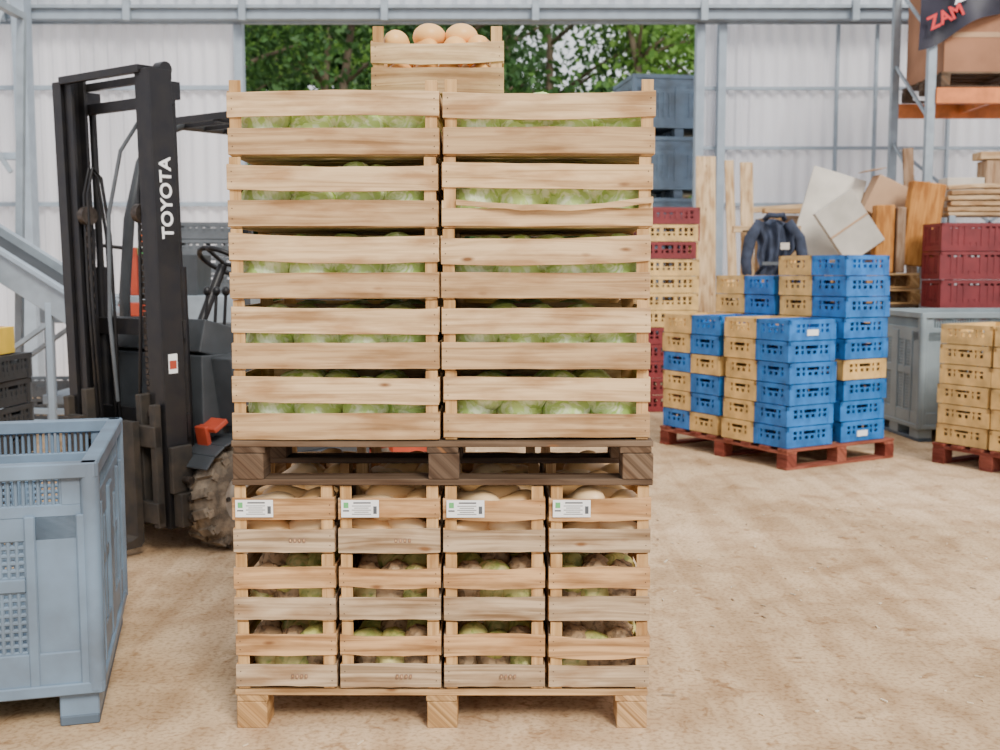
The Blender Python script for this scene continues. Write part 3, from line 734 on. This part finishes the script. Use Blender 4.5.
# ------------------------------------------------------------ right hand clutter
b=MB();b.beam((2.08,11.05,0),(2.12,11.5,2.5),.20,.03,'plank',up=(0,1,0));b.obj('leaning_plank',bevel=.002)
b=MB();b.beam((2.40,11.1,0),(2.36,11.5,2.46),.09,.03,'plank',up=(0,1,0));b.obj('leaning_plank',bevel=.002)
b=MB();b.beam((2.53,11.1,0),(2.54,11.5,2.44),.13,.03,'plank',up=(0,1,0));b.obj('leaning_plank',bevel=.002)
b=MB()
for i in range(9):
    z=.1+i*.2; b.slat((3.36,11.12,z+.09),1.2,.18,.02,'brownboard'); b.slat((3.36,11.9,z+.09),1.2,.18,.02,'brownboard')
    b.slat((2.76,11.5,z+.09),.78,.18,.02,'brownboard','y');b.slat((3.96,11.5,z+.09),.78,.18,.02,'brownboard','y')
for x in(2.78,3.94):
    for y in(11.14,11.88): b.bx((x-.04,y-.04,0),(x+.04,y+.04,1.88),'palnew')
b.obj('wooden_box_pallet',bevel=.003)
b=MB();b.beam((2.96,10.86,0),(2.90,11.06,1.84),.36,.02,'brownboard',up=(0,1,0));b.obj('leaning_board',bevel=.002)
b=MB();b.beam((2.74,10.80,0),(2.80,11.0,1.62),.16,.02,'cardl',up=(0,1,0));b.obj('leaning_board',bevel=.002)
b=MB();b.beam((4.12,10.82,0),(3.98,10.90,2.52),.10,.03,'brownboard',up=(0,1,0));b.obj('leaning_board',bevel=.002)
b=MB();b.beam((2.62,11.88,1.97),(3.9,11.88,2.05),.06,.06,'plank');b.beam((2.75,11.6,1.95),(4.0,11.7,1.95),.1,.05,'palnew');b.beam((3.1,11.3,1.97),(3.9,11.4,2.14),.1,.05,'brownboard');b.obj('timber_offcuts',bevel=.002)
b=MB()
b.bx((2.22,10.16,0),(2.28,10.22,1.70),'plank');b.bx((2.66,10.16,0),(2.72,10.22,1.70),'plank');b.bx((2.14,10.16,1.68),(2.76,10.22,1.74),'plank')
b.obj('drying_rail',bevel=.003)
b=MB();nx=34;nz=30;vs=[];fs=[]
for j in range(nz+1):
    t=j/nz
    for i in range(nx+1):
        u=i/nx*2-1
        wd=.15+.05*t+.03*math.sin(t*7)+.02*math.sin(t*15)
        x=2.47+u*wd+.03*math.sin(t*4); z=1.80-(.58+.05*math.sin(u*5))*t-.05*abs(u)*(1-t)-.04*math.sin(u*4+1)*t
        y=10.03-.035*math.sin(u*8+t*4)-.02*math.sin(u*17+t*2)-.03*math.sin(math.pi*t)
        if t<.1: y=10.03+.12*(1-t/.1)-.03*math.sin(u*8); z=1.80-.05*abs(u)
        vs.append((x,y,z))
for j in range(nz):
    for i in range(nx): a_=j*(nx+1)+i;fs.append((a_,a_+1,a_+nx+2,a_+nx+1))
b.add(vs,fs,'cloth',True)
b.tube([(2.35,10.02,1.77),(2.26,10.0,1.62),(2.22,9.99,1.42),(2.24,9.97,1.22)],[.045,.055,.05,.04],'cloth',12);b.tube([(2.60,10.02,1.77),(2.70,10.0,1.62),(2.74,9.99,1.42),(2.70,9.97,1.2)],[.045,.055,.05,.04],'cloth',12)
b.tube([(2.39,10.02,1.79),(2.42,9.97,1.83),(2.48,9.95,1.82),(2.54,9.97,1.83),(2.57,10.02,1.79)],.025,'cloth',10)
b.bx((2.52,9.945,1.52),(2.60,9.95,1.58),'cardl');b.bx((2.36,9.945,1.38),(2.56,9.95,1.41),'greypl')
o=b.obj('jacket')
for i in range(9): pallet('wooden_pallet',.9,.62,.14,'palnew' if i%3 else 'palold',(3.42+R.uniform(-.02,.02),10.46,.146*i),math.radians(R.uniform(-2,2)),nb=6)
ztop=.146*9-.004
b=MB();b.beam((3.00,10.50,ztop+.14),(3.28,10.74,ztop+.95),.52,.03,'cardl',up=(.1,1,0));b.obj('pale_panel',bevel=.004)
b=MB();b.T=Matrix.Translation((3.20,10.24,ztop+.42))@Matrix.Rotation(math.radians(-35),4,'Y')
b.bx((-.20,-.10,-.28),(.20,-.02,.28),'cardl');b.bx((-.20,-.105,.0),(.20,-.10,.02),'card2');b.obj('cardboard_box',bevel=.006)
b=MB();b.T=Matrix.Translation((3.72,10.58,ztop+.66))@Matrix.Rotation(math.radians(25),4,'Y');b.bx((-.24,-.10,-.18),(.24,.12,.18),'card2')
b.box((-.30,0,.2),(.2,.22,.008),'card2',(0,-.6,0));b.box((.27,0,.24),(.2,.22,.008),'card2',(0,.9,0));b.obj('cardboard_box',bevel=.004)
b=MB();b.bx((3.45,10.17,ztop+.002),(3.62,10.3,ztop+.62),'orangewood');b.bx((3.64,10.16,ztop+.002),(3.72,10.3,ztop+.60),'brownboard');b.obj('orange_timber',bevel=.008)
b=MB();b.T=Matrix.Translation((3.90,10.24,ztop+.56))@Matrix.Rotation(.12,4,'Y');b.bx((-.14,-.03,-.5),(.17,.10,.27),'orangewood');b.obj('orange_timber',bevel=.008)
b=MB();b.bx((4.16,10.3,1.84),(5.1,10.7,1.87),'plank')
for x in (4.2,5.05):
    b.bx((x-.03,10.3,0),(x+.03,10.36,1.84),'girt'); b.bx((x-.03,10.64,0),(x+.03,10.7,1.84),'girt')
for i in range(5): b.slat((4.63,10.36,1.90+.05*i),.95-.06*(i%2),.04,.1,'plank',sag=.004*i)
b.bx((4.2,10.45,1.875),(4.55,10.66,2.20),'cardl'); b.bx((4.56,10.45,1.875),(5.0,10.66,2.36),'brownboard');b.bx((4.5,10.44,2.37),(4.9,10.64,2.44),'plank')
b.obj('timber_shelf',bevel=.004)
b=MB();X0,X1=4.20,6.8
for x in(X0,X1):
    for y in(10.95,11.95):
        b.bx((x-.04,y-.035,0),(x+.04,y+.035,4.9),'steel')
    for i in range(5): 
        z=.4+i*.8;b.beam((x,10.95,z),(x,11.95,z+.7),.03,.03,'steel')
for y in(10.92,11.98): b.bx((X0+.04,y-.03,2.95),(X1-.04,y+.03,3.10),'orange')
for x in (4.9,5.8): b.bx((x,10.95,3.0),(x+.05,11.95,3.08),'orange')
b.beam((X0+.1,11.98,1.2),(X1-.4,11.98,2.6),.03,.03,'girt');b.beam((X0+.1,11.98,2.6),(X1-.4,11.98,1.0),.03,.03,'girt')
b.obj('pallet_rack',bevel=.003)
pallet('wooden_pallet',1.3,1.06,.15,'palold',(4.93,11.42,3.102),0)
b=MB();b.bx((-.62,-.5,0),(.62,.5,1.05),'card');b.box((0,-.503,.35),(1.1,.004,.05),'card2')
b.obj('large_cardboard_box',loc=(4.93,11.42,3.255),bevel=.012)
b=MB();nx=28;nz=18;vs=[];fs=[]
for j in range(nz+1):
    for i in range(nx+1):
        u=i/nx;t=j/nz
        vs.append((4.03+u*1.3,10.84-.03*math.sin(u*9+t*4)-.015*math.sin(u*17-t*5),4.5-t*(1.06-.62*u)-.03*math.sin(u*12)))
for j in range(nz):
    for i in range(nx): a_=j*(nx+1)+i;fs.append((a_,a_+1,a_+nx+2,a_+nx+1))
b.add(vs,fs,'tarp',True);o=b.obj('banner')
for body,mk,lx,lz,sz in(('ZAMA','text',4.34,3.86,.22),('ZAM','redtext',4.12,3.62,.17)):
    tx=bpy.data.curves.new('banner_letters','FONT');tx.body=body;tx.size=sz;tx.extrude=.001;tx.offset=.005
    to=bpy.data.objects.new('banner_letters',tx);C.objects.link(to);tx.materials.append(M[mk]);to.parent=o
    to.location=(lx,10.775,lz);to.rotation_euler=(math.pi/2,-math.radians(26),0)

# ------------------------------------------------------------ debris
b=MB();r=random.Random(3)
for i in range(1300):
    x=r.uniform(-3.5,4.5);y=r.uniform(2.4,9.5)
    if x<-.9 : continue
    if x<.5 and 3.05<y<4.0: continue
    if x>.75 and y>6.2: continue
    l=r.uniform(.006,.03)*(1 if r.random()<.93 else 2)
    b.box((x,y,.003),(l,r.uniform(.002,.008),.004),'straw',(0,0,r.uniform(0,3.1)))
b.obj('straw_debris')

# ------------------------------------------------------------ light, camera
w=bpy.data.worlds.new('World');bpy.context.scene.world=w;w.use_nodes=True
bg=w.node_tree.nodes['Background'];bg.inputs[0].default_value=(.92,.95,1.0,1);bg.inputs[1].default_value=1.45
sd=bpy.data.lights.new('sun','SUN');sd.energy=4.2;sd.angle=math.radians(20);sd.color=(1,.96,.89)
so=bpy.data.objects.new('sun',sd);C.objects.link(so);so.rotation_euler=(math.radians(50),0,math.radians(26))
cd=bpy.data.cameras.new('camera');co=bpy.data.objects.new('camera',cd);C.objects.link(co)
cd.sensor_width=36;cd.lens=39.6;co.location=(0,0,1.336);co.rotation_euler=(math.radians(90-5.45),0,0)
cd.dof.use_dof=True;cd.dof.focus_distance=3.15;cd.dof.aperture_fstop=4.5;cd.clip_end=200
bpy.context.scene.camera=co
